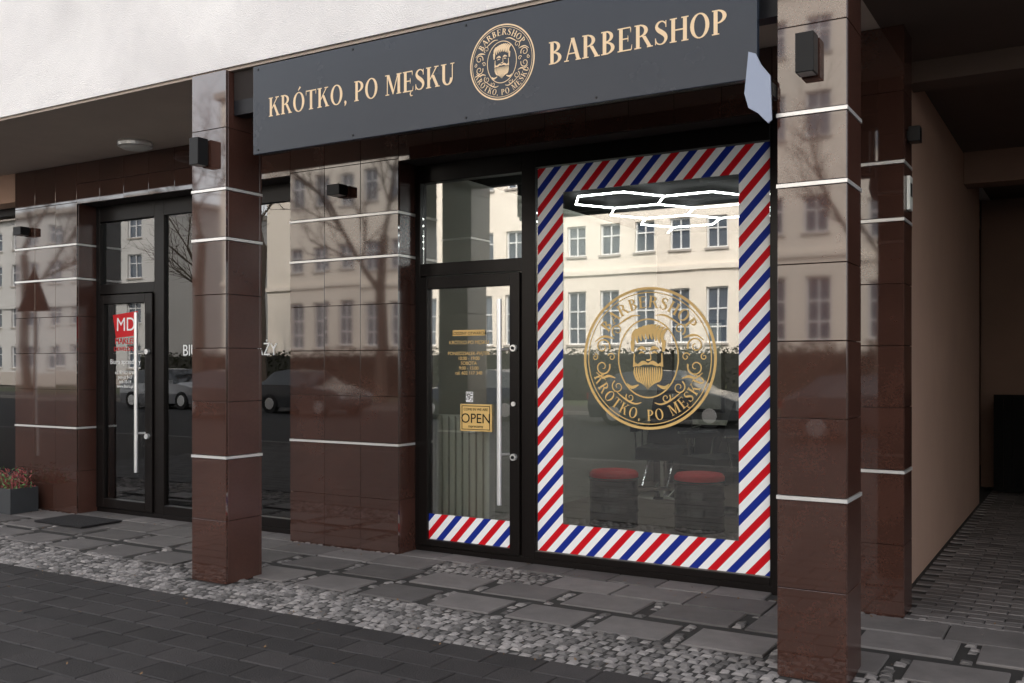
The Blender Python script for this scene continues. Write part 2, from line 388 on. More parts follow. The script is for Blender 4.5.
# ---------------------------------------------------------------- lettering
T=.18; t=.055; SF_=.05; OV=.075
class Glyphs:
    def __init__(s,mb,mat,fn): s.mb=mb; s.mat=mat; s.fn=fn; s.k=0
    def poly(s,pts):
        s.k=(s.k+1)%14; dz=s.k*.00018
        s.mb.add([s.fn(x,y,dz) for x,y in pts],[tuple(range(len(pts)))],s.mat)
    def strip(s,a,b,closed=False):
        s.k=(s.k+1)%14; dz=s.k*.00018; n=len(a)
        vs=[s.fn(x,y,dz) for x,y in a]+[s.fn(x,y,dz) for x,y in b]
        fs=[(i,i+1,n+i+1,n+i) for i in range(n-1)]
        if closed: fs.append((n-1,0,n,2*n-1))
        s.mb.add(vs,fs,s.mat)
    def rect(s,x0,x1,y0,y1): s.poly([(x0,y0),(x1,y0),(x1,y1),(x0,y1)])
    def diag(s,xa,ya,xb,yb,w): s.poly([(xa-w/2,ya),(xa+w/2,ya),(xb+w/2,yb),(xb-w/2,yb)])
    def path(s,pts,n=6):
        # catmull-rom with widths
        P=[pts[0]]+list(pts)+[pts[-1]]; C=[]
        for i in range(1,len(P)-2):
            for k in range(n):
                u=k/n; C.append(tuple(.5*((2*P[i][d])+(-P[i-1][d]+P[i+1][d])*u+(2*P[i-1][d]-5*P[i][d]+4*P[i+1][d]-P[i+2][d])*u*u+(-P[i-1][d]+3*P[i][d]-3*P[i+1][d]+P[i+2][d])*u**3) for d in range(3)))
        C.append(tuple(pts[-1])); a=[];b=[]
        for i,c in enumerate(C):
            p=C[max(0,i-1)];q=C[min(len(C)-1,i+1)]; dx,dy=q[0]-p[0],q[1]-p[1]; l=math.hypot(dx,dy) or 1
            nx,ny=-dy/l,dx/l; w=max(c[2],.002)/2
            a.append((c[0]+nx*w,c[1]+ny*w)); b.append((c[0]-nx*w,c[1]-ny*w))
        s.strip(a,b)
    def arc(s,cx,cy,rx,ry,a0,a1,irx,iry,n=20,closed=False):
        a=[];b=[]
        for i in range(n if closed else n+1):
            q=math.radians(a0+(a1-a0)*i/n)
            a.append((cx+rx*math.cos(q),cy+ry*math.sin(q))); b.append((cx+irx*math.cos(q),cy+iry*math.sin(q)))
        s.strip(a,b,closed)
def glyph(g,ch,ox,sc,oy=0):
    def R_(x0,x1,y0,y1): g.rect(ox+x0*sc,ox+x1*sc,oy+y0*sc,oy+y1*sc)
    def Dg(a,b,c,d,w): g.diag(ox+a*sc,oy+b*sc,ox+c*sc,oy+d*sc,w*sc)
    def A_(cx,cy,rx,ry,a0,a1,irx,iry,cl=False): g.arc(ox+cx*sc,oy+cy*sc,rx*sc,ry*sc,a0,a1,irx*sc,iry*sc,24,cl)
    def P_(pts): g.path([(ox+x*sc,oy+y*sc,w*sc) for x,y,w in pts])
    def stem(x,w=T,top=True,bot=True):
        R_(x,x+w,SF_ if bot else 0,1-SF_ if top else 1)
        if bot: R_(x-OV,x+w+OV,0,SF_)
        if top: R_(x-OV,x+w+OV,1-SF_,1)
    if ch=='K':
        stem(.08); Dg(.26,.40,.68,.96,.075); Dg(.74,.04,.44,.60,.18); R_(.54,.82,.95,1); R_(.60,.90,0,.05); return .92
    if ch=='R':
        stem(.08); A_(.24,.735,.42,.265,-90,90,.24,.21); Dg(.74,.04,.46,.50,.18); R_(.62,.90,0,.05); return .90
    if ch=='P':
        stem(.08); A_(.24,.72,.42,.28,-90,90,.24,.225); return .72
    if ch=='B':
        stem(.08); A_(.24,.755,.37,.245,-90,90,.20,.19); A_(.24,.265,.44,.265,-90,90,.26,.21); return .76
    if ch in 'OÓ':
        A_(.44,.5,.44,.52,0,360,.26,.465,True)
        if ch=='Ó': P_([(.40,1.10,.04),(.50,1.2,.09),(.56,1.27,.12)])
        return .92
    if ch=='T':
        stem(.32,top=False); R_(.02,.80,.945,1); P_([(.03,.98,.02),(.035,.86,.05),(.03,.74,.01)]); P_([(.79,.98,.02),(.785,.86,.05),(.79,.74,.01)]); return .84
    if ch=='M':
        R_(.12,.18,.05,.96); R_(.03,.28,0,.05); R_(.0,.24,.95,1)
        g.poly([(ox+.12*sc,oy+.99*sc),(ox+.30*sc,oy+.99*sc),(ox+.61*sc,oy+.16*sc),(ox+.53*sc,oy)]); Dg(.55,.02,.88,.99,.06)
        stem(.86); return 1.14
    if ch in 'EĘ':
        stem(.08); R_(.24,.64,.945,1); R_(.24,.68,0,.055); R_(.24,.52,.49,.545)
        P_([(.64,.97,.05),(.645,.86,.04),(.65,.76,.01)]); P_([(.68,.03,.05),(.69,.14,.04),(.71,.25,.01)]); P_([(.51,.66,.01),(.515,.52,.05),(.51,.38,.01)])
        if ch=='Ę': P_([(.60,.02,.03),(.52,-.09,.07),(.56,-.2,.07),(.70,-.2,.02)])
        return .76
    if ch=='S':
        P_([(.56,.72,.02),(.52,.88,.06),(.36,.97,.055),(.18,.91,.10),(.11,.76,.14),(.2,.62,.18),(.36,.51,.19),(.51,.38,.18),(.55,.22,.14),(.45,.07,.09),(.28,.025,.05),(.12,.1,.06),(.06,.28,.02)])
        R_(.535,.575,.7,.98); R_(.04,.08,.02,.3); return .66
    if ch=='U':
        R_(.08,.26,.3,.95); R_(.0,.34,.95,1); R_(.70,.76,.3,.95); R_(.6,.86,.95,1)
        A_(.42,.32,.34,.34,180,360,.16,.27); return .88
    if ch=='A':
        Dg(.12,.04,.42,1.0,.065); Dg(.74,.04,.44,1.0,.18); R_(.22,.6,.30,.355); R_(.0,.25,0,.05); R_(.6,.89,0,.05); return .88
    if ch=='H':
        stem(.08); stem(.62); R_(.26,.62,.47,.53); return .88
    if ch==',':
        P_([(.08,.14,.02),(.10,.07,.15),(.12,.0,.12),(.06,-.14,.02)]); return .26
    return .36
class Null:
    def __getattr__(s,n): return lambda *a,**k:None
def width(txt,gap=.07): return sum(glyph(Null(),c,0,1)+gap for c in txt)-gap
def line_text(mb,mat,txt,x0,x1,zc,h,y):
    g=Glyphs(mb,mat,None); gap=.07
    w=width(txt)*h; k=(x1-x0)/w
    g.fn=lambda x,yy,dz:(x0+(x)*k,y-dz,yy)
    x=0
    for c in txt: x+=(glyph(g,c,x,h,zc-h/2)+gap)*h
def emblem(mb,mat,cx,cz,R,y):
    base=lambda x,yy,dz:(cx+x*R,y-dz,cz+yy*R)
    g=Glyphs(mb,mat,base)
    g.arc(0,0,1,1,0,360,.962,.962,96,True); g.arc(0,0,.93,.93,0,360,.917,.917,96,True)
    def ring(txt,mid,top,h,span,rb):
        w=width(txt,.16); k=span/w; a=-span/2; 
        for c in txt:
            gw=glyph(Null(),c,0,1); am=a+gw*k/2
            if top: th=math.radians(mid-am)
            else: th=math.radians(mid+am)
            def fn(x,yy,dz,th=th,gw=gw):
                lx=(x-gw/2)*math.radians(k)*(rb+h/2); ly=yy*h
                r=Vector((math.cos(th),math.sin(th)))
                if top:
                    tt=Vector((math.sin(th),-math.cos(th))); p=r*(rb+ly)+tt*lx
                else:
                    tt=Vector((-math.sin(th),math.cos(th))); p=r*(rb+h-ly)+tt*lx
                return base(p.x,p.y,dz)
            g.fn=fn; glyph(g,c,0,1)
            a+=(gw+.16)*k
        g.fn=base
    ring('BARBERSHOP',90,True,.165,116,.71)
    ring('KRÓTKO, PO MĘSKU',270,False,.155,146,.72)
    for sx in (-1,1):
        def sp(cx0,cy0,r0,a0,turns,w,dirn):
            pts=[]
            for i in range(15):
                u=i/14; a=math.radians(a0+dirn*turns*360*u); r=r0*(1-.8*u)
                pts.append((sx*(cx0+r*math.cos(a)),cy0+r*math.sin(a),w*(1-.5*u)))
            g.path(pts,3)
        sp(.70,.17,.12,200,1.3,.024,-1); sp(.70,-.12,.12,160,1.3,.024,1); sp(.82,.02,.05,90,1.2,.018,1)
        sp(.46,-.40,.095,60,1.3,.02,-1); sp(.47,.40,.09,300,1.2,.02,1); sp(.27,-.55,.07,40,1.2,.018,-1); sp(.56,.02,.06,20,1.2,.018,1)
        g.path([(sx*.5,-.28,.01),(sx*.6,-.25,.035),(sx*.7,-.27,.025),(sx*.8,-.2,.01)],4)
        g.path([(sx*.52,.28,.01),(sx*.62,.31,.035),(sx*.72,.31,.025),(sx*.82,.24,.01)],4)
        g.path([(sx*.10,-.62,.01),(sx*.2,-.64,.025),(sx*.34,-.58,.025),(sx*.5,-.46,.01)],4)
        g.path([(sx*.12,.60,.01),(sx*.24,.60,.025),(sx*.36,.54,.025),(sx*.48,.46,.01)],4)
    g.arc(0,0.0,.46,.56,0,360,.44,.54,48,True)
    # portrait, drawn a little smaller than the cartouche
    g.fn=lambda x,yy,dz:base(x*.88,yy*.92-.005,dz)
    for i in range(9):   # hair as swept strands
        u=i/8; x0_=-.26+u*.5
        g.path([(x0_+.02,.20+.10*math.sin(u*3.14),.02),(x0_+.0,.34+.05*math.sin(u*3.14),.06),(x0_+.05,.43+.06*math.sin(u*3.14),.05),(x0_+.10,.45+.07*math.sin(u*3.14),.012)],4)
    for sx in (-1,1):
        g.poly([(sx*.245,.10),(sx*.29,.12),(sx*.30,.27),(sx*.25,.30),(sx*.235,.2)])
        g.path([(sx*.04,.13,.02),(sx*.10,.17,.05),(sx*.19,.14,.015)],4); g.path([(sx*.06,.08,.008),(sx*.11,.10,.03),(sx*.16,.075,.008)],4)
        g.path([(0,-.085,.02),(sx*.08,-.06,.06),(sx*.17,-.10,.04),(sx*.21,-.06,.005)],4)
        g.path([(sx*.235,.08,.02),(sx*.24,-.04,.03),(sx*.225,-.12,.07)],4)
        g.path([(sx*.16,-.40,.02),(sx*.28,-.44,.05),(sx*.36,-.38,.01)],4)
    g.path([(.03,.11,.012),(.05,.02,.02),(.03,-.02,.03),(-.03,-.02,.02)],4)
    for i in range(-6,7):
        x=i*.038; g.path([(x,-.13,.012),(x*1.02,-.22,.03),(x*.85+.01,-.33,.027),(x*.55,-.47+abs(i)*.018,.006)],4)
    g.fn=base
SG=empty('barbershop_sign')
mb=MB(); mb.box(-4.746,-1.394,4.62,4.66,2.872,3.45,SIGNM); mb.obj('panel',SG,bevel=.004)
mb=MB(); mb.box(-4.72,-1.42,4.6605,4.74,2.90,3.42,SIGNEDGE); mb.obj('box',SG)
mb=MB()
for x in (-4.70,-3.9,-3.07,-2.25,-1.44):
    for z in (2.90,3.425): mb.cyl((x,4.6195,z),(x,4.616,z),.007,.006,SIGNEDGE,10)
mb.obj('screws',SG)
mb=MB(); line_text(mb,GOLD,'KRÓTKO, PO MĘSKU',-4.603,-3.145,3.165,.122,4.6185); mb.obj('lettering_name',SG)
mb=MB(); line_text(mb,GOLD,'BARBERSHOP',-2.532,-1.537,3.175,.122,4.6185); mb.obj('lettering_barbershop',SG)
mb=MB(); emblem(mb,GOLD,-2.83,3.178,.21,4.6185); mb.obj('emblem',SG)
mb=MB(); emblem(mb,GOLDW,-2.69,1.54,.5,YF-.001); mb.obj('window_emblem_decal')
# lintel behind the sign carried by the columns
mb=MB(); mb.box(-5.06,-1.32,4.75,4.85,3.2,3.3,SIGNEDGE); mb.box(-5.06,-1.32,4.75,5.0,3.3,3.499,GROUT); mb.obj('lintel',B)
def text(body,x,z,y,size,mat,name,parent=None,align='CENTER',sx=1):
    c=bpy.data.curves.new(name,'FONT'); c.body=body; c.size=size; c.align_x=align; c.extrude=.0004
    o=bpy.data.objects.new(name,c); COL.objects.link(o); o.location=(x,y,z); o.rotation_euler=(math.radians(90),0,0); o.scale=(sx,1,1)
    c.materials.append(mat)
    if parent: o.parent=parent
    return o
text('BIURO  SPRZEDAŻY',-7.45,1.58,YF-.003,.15,WHITE,'window_lettering',OS,'LEFT',.92)
e=D2; yy=YF-.022
text('MD',-8.25,1.83,yy-.001,.19,WHITE,'logo_text',e)
mb=MB(); mb.add([(-8.45,yy+.001,1.99),(-8.07,yy+.001,2.02),(-8.10,yy+.001,1.78),(-8.40,yy+.001,1.76)],[(0,1,2,3)],RED); mb.obj('logo_panel',e)
text('MAKLER',-8.26,1.70,yy,.085,RED,'logo_caption',e); text('DEWELOPER',-8.26,1.63,yy,.06,RED,'logo_caption_2',e)
text('Biuro sprzedaży',-8.26,1.50,yy,.07,WHITE,'door_lettering',e)
text('tel. 52 322 17 08\npon-pt 9-17\nsob 10-14\nwww.biuro.pl',-8.26,1.40,yy,.045,WHITE,'door_lettering_small',e)
e=D; yy=YF-.0215
mb=MB(); mb.box(-4.33,-4.03,yy-.001,yy,1.72,1.765,GOLDW)
mb.obj('hours_plate',e)
text('GODZINY OTWARCIA',-4.18,1.728,yy-.002,.032,BLACK,'hours_title',e)
text('KRÓTKO PO MĘSKU',-4.18,1.655,yy,.04,GOLDW,'hours_lettering',e)
text('PONIEDZIAŁEK-PIĄTEK\n10:00 - 19:00\nSOBOTA\n9:00 - 15:00\ntel. 602 117 340',-4.18,1.57,yy,.038,GOLDW,'hours_lettering_2',e)
mb=MB(); mb.box(-4.205,-4.14,yy-.001,yy,1.205,1.285,WHITE)
for i in range(6):
    for j in range(7):
        if random.random()<.5: mb.box(-4.20+i*.0095,-4.192+i*.0095,yy-.0015,yy-.001,1.21+j*.0102,1.218+j*.0102,BLACK)
mb.obj('qr_sticker',e)
OP=empty('open_sign')
mb=MB(); mb.box(-4.25,-3.96,yy-.014,yy-.004,.98,1.19,GOLDW); mb.obj('plate',OP,bevel=.004)
mb=MB(); 
for (a,b,c,d) in ((-4.235,-3.975,.992,.997),(-4.235,-3.975,1.173,1.178),(-4.235,-4.23,.997,1.173),(-3.98,-3.975,.997,1.173)): mb.box(a,b,yy-.016,yy-.0141,c,d,BLACK)
mb.obj('border',OP)
text('OPEN',-4.105,1.045,yy-.016,.105,BLACK,'lettering',OP); text('COME IN WE ARE',-4.105,1.14,yy-.016,.028,BLACK,'lettering_small',OP); text('zapraszamy',-4.105,1.01,yy-.016,.03,BLACK,'lettering_low',OP)
# ---------------------------------------------------------------- lamps
def wall_lamp(x,y,z,w=.085,h=.185,d=.09):
    e=empty('wall_lamp'); mb=MB(); mb.box(x-w/2,x+w/2,y-d-.012,y-.012,z-h/2,z+h/2,BLACK); mb.obj('housing',e,bevel=.003)
    mb=MB(); mb.box(x-w/3,x+w/3,y-.012,y-.0015,z-h/3,z+h/3,BLACK); mb.box(x-w/2+.008,x+w/2-.008,y-d-.004,y-.02,z-h/2-.001,z-h/2+.002,POT); mb.obj('mount',e)
wall_lamp(-5.265,4.68,2.95); wall_lamp(-1.16,4.68,2.95)
wall_lamp(-5.263,6.1,2.905,.13,.085,.1); wall_lamp(-9.52,6.1,2.87,.13,.085,.1)
# lamp on the passage side of the corner pilaster
e=empty('wall_lamp'); mb=MB(); mb.box(-.954,-.89,6.17,6.26,2.82,2.91,BLACK); mb.box(-.9655,-.954,6.19,6.24,2.84,2.89,BLACK); mb.obj('housing',e,bevel=.003)
e=empty('ceiling_lamp'); mb=MB()
mb.lathe(-7.42,5.79,[(.15,3.499),(.155,3.48),(.15,3.455),(.13,3.45)],STEEL); mb.obj('rim',e)
mb=MB(); mb.lathe(-7.42,5.79,[(.128,3.449),(.11,3.435),(.01,3.428)],POT); mb.obj('diffuser',e,smooth=True)
# bracket plate by the right column
PLT=M('pale_blue_metal',(.27,.31,.41),.4,var=.04)
e=empty('metal_bracket_plate'); mb=MB()
pts=[(-1.43,3.0),(-1.395,2.985),(-1.37,2.93),(-1.325,2.87),(-1.318,2.66),(-1.335,2.645),(-1.385,2.70),(-1.43,2.73),(-1.45,2.80),(-1.44,2.9)]
vs=[(x,4.60,z) for x,z in pts]+[(x,4.612,z) for x,z in pts]; n=len(pts)
mb.add(vs,[tuple(range(n)),tuple(range(2*n-1,n-1,-1))]+[(i,(i+1)%n,n+(i+1)%n,n+i) for i in range(n)],PLT); mb.obj('plate',e)
mb=MB(); mb.box(-1.36,-1.317,4.612,4.72,2.78,2.84,BLACK); mb.obj('bracket',e)
e=empty('intercom_panel'); mb=MB(); mb.box(-.964,-.945,6.18,6.28,2.42,2.62,RADI); mb.box(-.9449,-.943,6.2,6.26,2.5,2.58,BLACK); mb.obj('body',e,bevel=.004)
# low slats coloured near black to stand for a dark opening in the passage
e=empty('dark_opening_slats'); mb=MB(); mb.box(-1.0,2.9,12.4,12.44,.05,.1,VOID); mb.box(-1.0,2.9,12.4,12.44,1.1,1.15,VOID)
for i in range(39): mb.box(-1.0+i*.1,-1.0+i*.1+.097,12.41,12.43,.1,1.1,VOID)
mb.obj('slats',e)
# ---------------------------------------------------------------- plants & planter & mat
e=empty('flower_planter'); mb=MB()
x0,x1,y0,y1=-9.95,-9.2,5.72,6.02
for a in ((x0,x1,y0,y0+.02),(x0,x1,y1-.02,y1),(x0,x0+.02,y0+.02,y1-.02),(x1-.02,x1,y0+.02,y1-.02)): mb.box(*a,.01,.26,ZINC)
mb.box(x0+.02,x1-.02,y0+.02,y1-.02,.02,.23,MATR); mb.obj('box',e,bevel=.004)
mb=MB()
for i in range(900):
    cx=random.choice((-9.8,-9.6,-9.42,-9.3)); x=random.gauss(cx,.06); y=random.uniform(5.76,5.98); z=.24+abs(random.gauss(0,.07))
    d=Vector((random.uniform(-1,1),random.uniform(-1,1),random.uniform(.2,1.2))).normalized()*.035; w=d.orthogonal().normalized()*.006
    p=Vector((x,y,z)); mb.add([p-w,p+w,p+d+w*.5,p+d-w*.5],[(0,1,2,3)],HEATH if random.random()<.7 else LEAF)
mb.obj('heather',e)
mb=MB(); mb.box(-8.55,-7.85,5.55,5.98,.018,.034,MATR); mb.obj('doormat',bevel=.004)
def spiky(x,y,z,n,h,sp,parent):
    mb=MB()
    for i in range(n):
        a=random.uniform(0,6.28); l=h*random.uniform(.6,1.1); lean=random.uniform(.1,sp); w0=random.uniform(.018,.03)
        dx,dy=math.cos(a),math.sin(a); tx,ty=-dy,dx; vs=[]
        for k in range(7):
            u=k/6; r=lean*l*u*u*1.3; zz=z+l*u*(1-.35*u*u*lean); w=w0*(1-u)**.6
            yy_=max(y+dy*r,6.44); vs+= [(x+dx*r+tx*w,yy_+ty*w,zz),(x+dx*r-tx*w,yy_-ty*w,zz)]
        mb.add(vs,[(2*k,2*k+1,2*k+3,2*k+2) for k in range(6)],LEAF)
    mb.obj('leaves',parent)
e=empty('potted_plant'); mb=MB(); mb.lathe(-6.22,6.66,[(.12,.05),(.17,.38),(.18,.40),(.165,.40),(.16,.36)],POT); mb.obj('pot',e,smooth=False); spiky(-6.22,6.66,.36,90,.85,.7,e)
e=empty('potted_plant'); mb=MB(); mb.lathe(-7.45,7.1,[(.12,.05),(.16,.33),(.15,.34)],POT); mb.obj('pot',e); spiky(-7.45,7.1,.32,50,.75,.8,e)
# ---------------------------------------------------------------- ground
GR=M('soil_ground',(.10,.095,.08),.95,var=.2,nscale=.6)
COB=M('granite_cobble',(.175,.16,.153),.8,var=.15,nscale=60,island=.6,bump=.4,bscale=180)
SLAB=M('concrete_slab',(.14,.127,.122),.7,var=.24,nscale=5,island=.36,bump=.35,bscale=150,rvar=.12)
PAV=M('dark_paver',(.030,.0265,.0265),.7,var=.28,nscale=7,island=.3,bump=.4,bscale=120,rvar=.12,ior=1.4)
JOINT=M('sand_joint',(.03,.027,.025),.95,var=.2,nscale=50,bump=.5,bscale=200)
ASPH=M('asphalt',(.035,.035,.036),.85,var=.15,nscale=30,bump=.4,bscale=150,ior=1.3)
CONC=M('kerb_concrete',(.12,.115,.11),.85,var=.1)
GRASS=M('grass',(.05,.06,.03),.95,var=.3,nscale=3,bump=.5,bscale=60)
mb=MB(); mb.box(-400,400,-400,400,-.3,-.14,GR); mb.obj('ground')
mb=MB(); mb.box(-45,20,-1.0,20,-.13,0,JOINT); mb.obj('pavement')
mb=MB(); mb.box(-60,30,-15.0,-1.15,-.139,-.12,ASPH)
mb.obj('road')
mb=MB(); mb.box(-60,30,-1.149,-1.001,-.139,.004,CONC); mb.box(-60,30,-15.15,-15.001,-.139,.004,CONC); mb.obj('kerb')
mb=MB(); mb.box(-60,30,-19,-15.151,-.139,0,PAV); mb.obj('far_pavement')
mb=MB(); mb.box(-60,30,-27.3,-19.001,-.139,-.01,GRASS); mb.obj('lawn')
# pavers
mb=MB(); y=-.9; r=0
while y<4.24:
    x=-13+(.15 if r%2 else 0)
    while x<3:
        mb.frustum(x+.003,x+.297,y+.003,y+.197,-.02,.012+random.uniform(-.002,.002),.005,PAV,.0012); x+=.3
    y+=.2; r+=1
ye=y
mb.obj('paver_paving')
slabs=[]
def sl(x0,x1,y0,y1): slabs.append((x0,x1,y0,y1))
x=-13.
while x<1.4:
    sl(x,x+.44,4.93,5.27); x+=.555
for (ya,yb,w,off) in ((5.38,5.72,.5,.1),(5.735,6.07,.5,.3)):
    x=-13+off
    while x<1.4:
        if not (random.random()<.06): sl(x,x+w-.012,ya,yb)
        x+=w+(.09 if ya<5.5 else .0)
mb=MB()
for (a,b,c,d) in slabs:
    j=[random.uniform(-.006,.006) for _ in range(2)]
    mb.frustum(a+j[0],b+j[0],c+j[1],d+j[1]*.5,-.02,.011+random.uniform(-.002,.002),.004,SLAB,.002)
for i in range(8):
    mb.frustum(-4.68+i*.36,-4.33+i*.36,6.08,6.32,-.02,.012,.004,SLAB,.001)
for i in range(8): mb.frustum(-8.69+i*.357,-8.34+i*.357,6.08,6.32,-.02,.012,.004,SLAB,.001)
mb.obj('slab_paving')
mb=MB(); y=ye+.006; s=.068
while y<6.09:
    x=-13+random.uniform(0,s)
    while x<1.6:
        a,b,c,d=x+.004,x+s*random.uniform(.82,.95),y+.004,y+s-.005
        cx,cy=(a+b)/2,(c+d)/2; ok=True
        for q in slabs:
            if q[0]-.03<cx<q[1]+.03 and q[2]-.03<cy<q[3]+.03: ok=False;break
        if ok and (-5.42<cx<-5.05 and 4.66<cy<5.03 or -1.33<cx<-.97 and 4.66<cy<5.03): ok=False
        if ok:
            rot=random.uniform(-.006,.006)
            mb.frustum(a,b,c+rot,d+rot,-.02,.008+random.uniform(-.005,.006),.009,COB,.004)
        x+=s
    y+=s
mb.obj('cobblestone_paving')
# passage floor
mb=MB(); y=6.1; r=0
while y<13:
    x=-1.05+(.1 if r%2 else 0)
    while x<2.9:
        mb.frustum(x+.003,x+.197,y+.003,y+.097,-.02,.010+random.uniform(-.002,.002),.005,SLAB,.0005); x+=.2
    y+=.1; r+=1
mb.obj('passage_paving')
# fallen leaves and grit in the joints
LITTER=M('leaf_litter',(.16,.09,.04),.9,island=.5)
mb=MB()
for i in range(260):
    x=random.uniform(-11,1); y=random.choice((random.uniform(2.2,6.0),random.gauss(6.0,.08),random.gauss(4.3,.1)))
    s_=random.uniform(.005,.016); a=random.uniform(0,6.28); c_,n_=math.cos(a)*s_,math.sin(a)*s_
    mb.add([(x-c_,y-n_,.019),(x+n_*.5,y-c_*.5,.022),(x+c_,y+n_,.027),(x-n_*.5,y+c_*.5,.021)],[(0,1,2,3)],LITTER)
mb.obj('fallen_leaves')
# ---------------------------------------------------------------- opposite side
CREAM=M('cream_render',(.86,.78,.68),.9,var=.05,nscale=.5)
WGL=M('window_glass_dark',(.08,.10,.13),.05,ior=1.8)
WFR=M('white_window_frame',(.8,.8,.8),.5)
STONE=M('grey_stone',(.42,.38,.34),.9)
def wall(mb,yw,x0,x1,z0,z1,ops,mat,dep=.2):
    xs=sorted(set([x0,x1]+[o[0] for o in ops]+[o[1] for o in ops])); zs=sorted(set([z0,z1]+[o[2] for o in ops]+[o[3] for o in ops]))
    for i in range(len(xs)-1):
        for j in range(len(zs)-1):
            cx=(xs[i]+xs[i+1])/2; cz=(zs[j]+zs[j+1])/2
            if any(o[0]<cx<o[1] and o[2]<cz<o[3] for o in ops): continue
            mb.add([(xs[i],yw,zs[j]),(xs[i+1],yw,zs[j]),(xs[i+1],yw,zs[j+1]),(xs[i],yw,zs[j+1])],[(3,2,1,0)],mat)
    for (a,b,c,d) in ops:
        mb.add([(a,yw,c),(b,yw,c),(b,yw,d),(a,yw,d),(a,yw-dep,c),(b,yw-dep,c),(b,yw-dep,d),(a,yw-dep,d)],[(0,1,5,4),(1,2,6,5),(2,3,7,6),(3,0,4,7)],mat)
def building(name,x0,x1,yw,h,rows,sp,w,xoff,mat):
    e=empty(name); ops=[]
    x=xoff
    while x-w>x0+.5: x-=sp
    x+=sp
    while x+w/2<x1-.4:
        for (a,b) in rows: ops.append((x-w/2,x+w/2,a,b))
        x+=sp
    mb=MB(); wall(mb,yw,x0,x1,-.05,h,ops,mat); mb.obj('facade',e)
    mb=MB(); mb.box(x0,x1,yw-12,yw-.35,-.05,h,mat); mb.box(x0-.2,x1+.2,yw-12.2,yw+.35,h,h+.35,STONE)
    for z in (5.55,): mb.box(x0-.05,x1+.05,yw+.002,yw+.12,z,z+.22,mat)
    mb.box(x0-.04,x1+.04,yw+.002,yw+.08,-.05,.9,STONE)
    mb.obj('body',e)
    mb=MB()
    for (a,b,c,d) in ops:
        mb.box(a,b,yw-.22,yw-.2,c,d,WGL)
        f=.07
        mb.box(a,a+f,yw-.2,yw-.12,c,d,WFR); mb.box(b-f,b,yw-.2,yw-.12,c,d,WFR); mb.box(a+f,b-f,yw-.2,yw-.12,c,c+f,WFR); mb.box(a+f,b-f,yw-.2,yw-.12,d-f,d,WFR)
        m=(a+b)/2; mb.box(m-.03,m+.03,yw-.19,yw-.13,c+f,d-f,WFR)
        k=c+(d-c)*.62; mb.box(a+f,b-f,yw-.192,yw-.132,k-.03,k+.03,WFR)
        if d-c>2: k=c+(d-c)*.3; mb.box(a+f,b-f,yw-.192,yw-.132,k-.03,k+.03,WFR)
        mb.box(a-.06,b+.06,yw+.001,yw+.09,c-.09,c-.001,STONE)
    mb.obj('windows',e)
building('opposite_office_building',-40,16,-27.3,15.5,[(2.4,4.8),(6.45,7.85),(9.9,11.6),(13,14.4)],1.67,.95,-13.79,CREAM)
building('opposite_apartment_building',-95,-52,-30,12,[(1.2,2.8),(4.2,5.8),(7.2,8.8),(9.9,11.2)],2.6,1.4,-60,M('pale_grey_render',(.55,.54,.52),.9,var=.05,nscale=.5))
# hedge
HEDGE=M('hedge_leaf',(.04,.042,.02),.8,island=.5)
mb=MB(); mb.box(-46,-2,-24.6,-23.6,0,1.9,M('hedge_core',(.015,.015,.01),.9))
for i in range(9000):
    x=random.uniform(-46,-2); 
    if random.random()<.7: y=-23.6+random.gauss(0,.08); z=random.uniform(0,2.1)
    else: y=random.uniform(-24.6,-23.6); z=1.95+random.gauss(0,.12)
    s_=random.uniform(.05,.12); d=Vector((random.uniform(-1,1),random.uniform(-1,1),random.uniform(-1,1))).normalized()*s_; w=d.orthogonal().normalized()*s_*.6
    p=Vector((x,y,z)); mb.add([p-w,p-d,p+w,p+d],[(0,1,2,3)],HEDGE)
mb.obj('hedge')
# trees (winter, bare)
BARK=M('tree_bark',(.09,.07,.055),.95,var=.2,nscale=10)
def tree(x,y,h,seed):
    rnd=random.Random(seed); mb=MB()
    def br(p,d,l,r,lev):
        n=3; 
        for k in range(n):
            d2=(d+Vector((rnd.uniform(-.12,.12),rnd.uniform(-.12,.12),rnd.uniform(-.02,.1)))).normalized()
            q=p+d2*l/n; r2=r*.87; mb.cyl(p,q,r,r2,BARK,7 if lev<2 else 4,False); p,d,r=q,d2,r2
            if lev<4 and (lev>0 or k>0):
                for _ in range(1 if lev<1 else 2):
                    a=d.orthogonal().normalized()
                    a=Matrix.Rotation(rnd.uniform(0,6.28),3,d)@a
                    br(p,(d*.75+a*.65+Vector((0,0,.12))).normalized(),l*rnd.uniform(.5,.72),r*.55,lev+1)
    br(Vector((x,y,-.05)),Vector((0,0,1)),h*.55,h*.022,0)
    mb.obj('bare_tree')
for i,(x,y,h) in enumerate(((-24,-18,12),(-30,-17,12),(-36,-20,11),(-47,-18,13),(-6,-20,9))): tree(x,y,h,11+i)
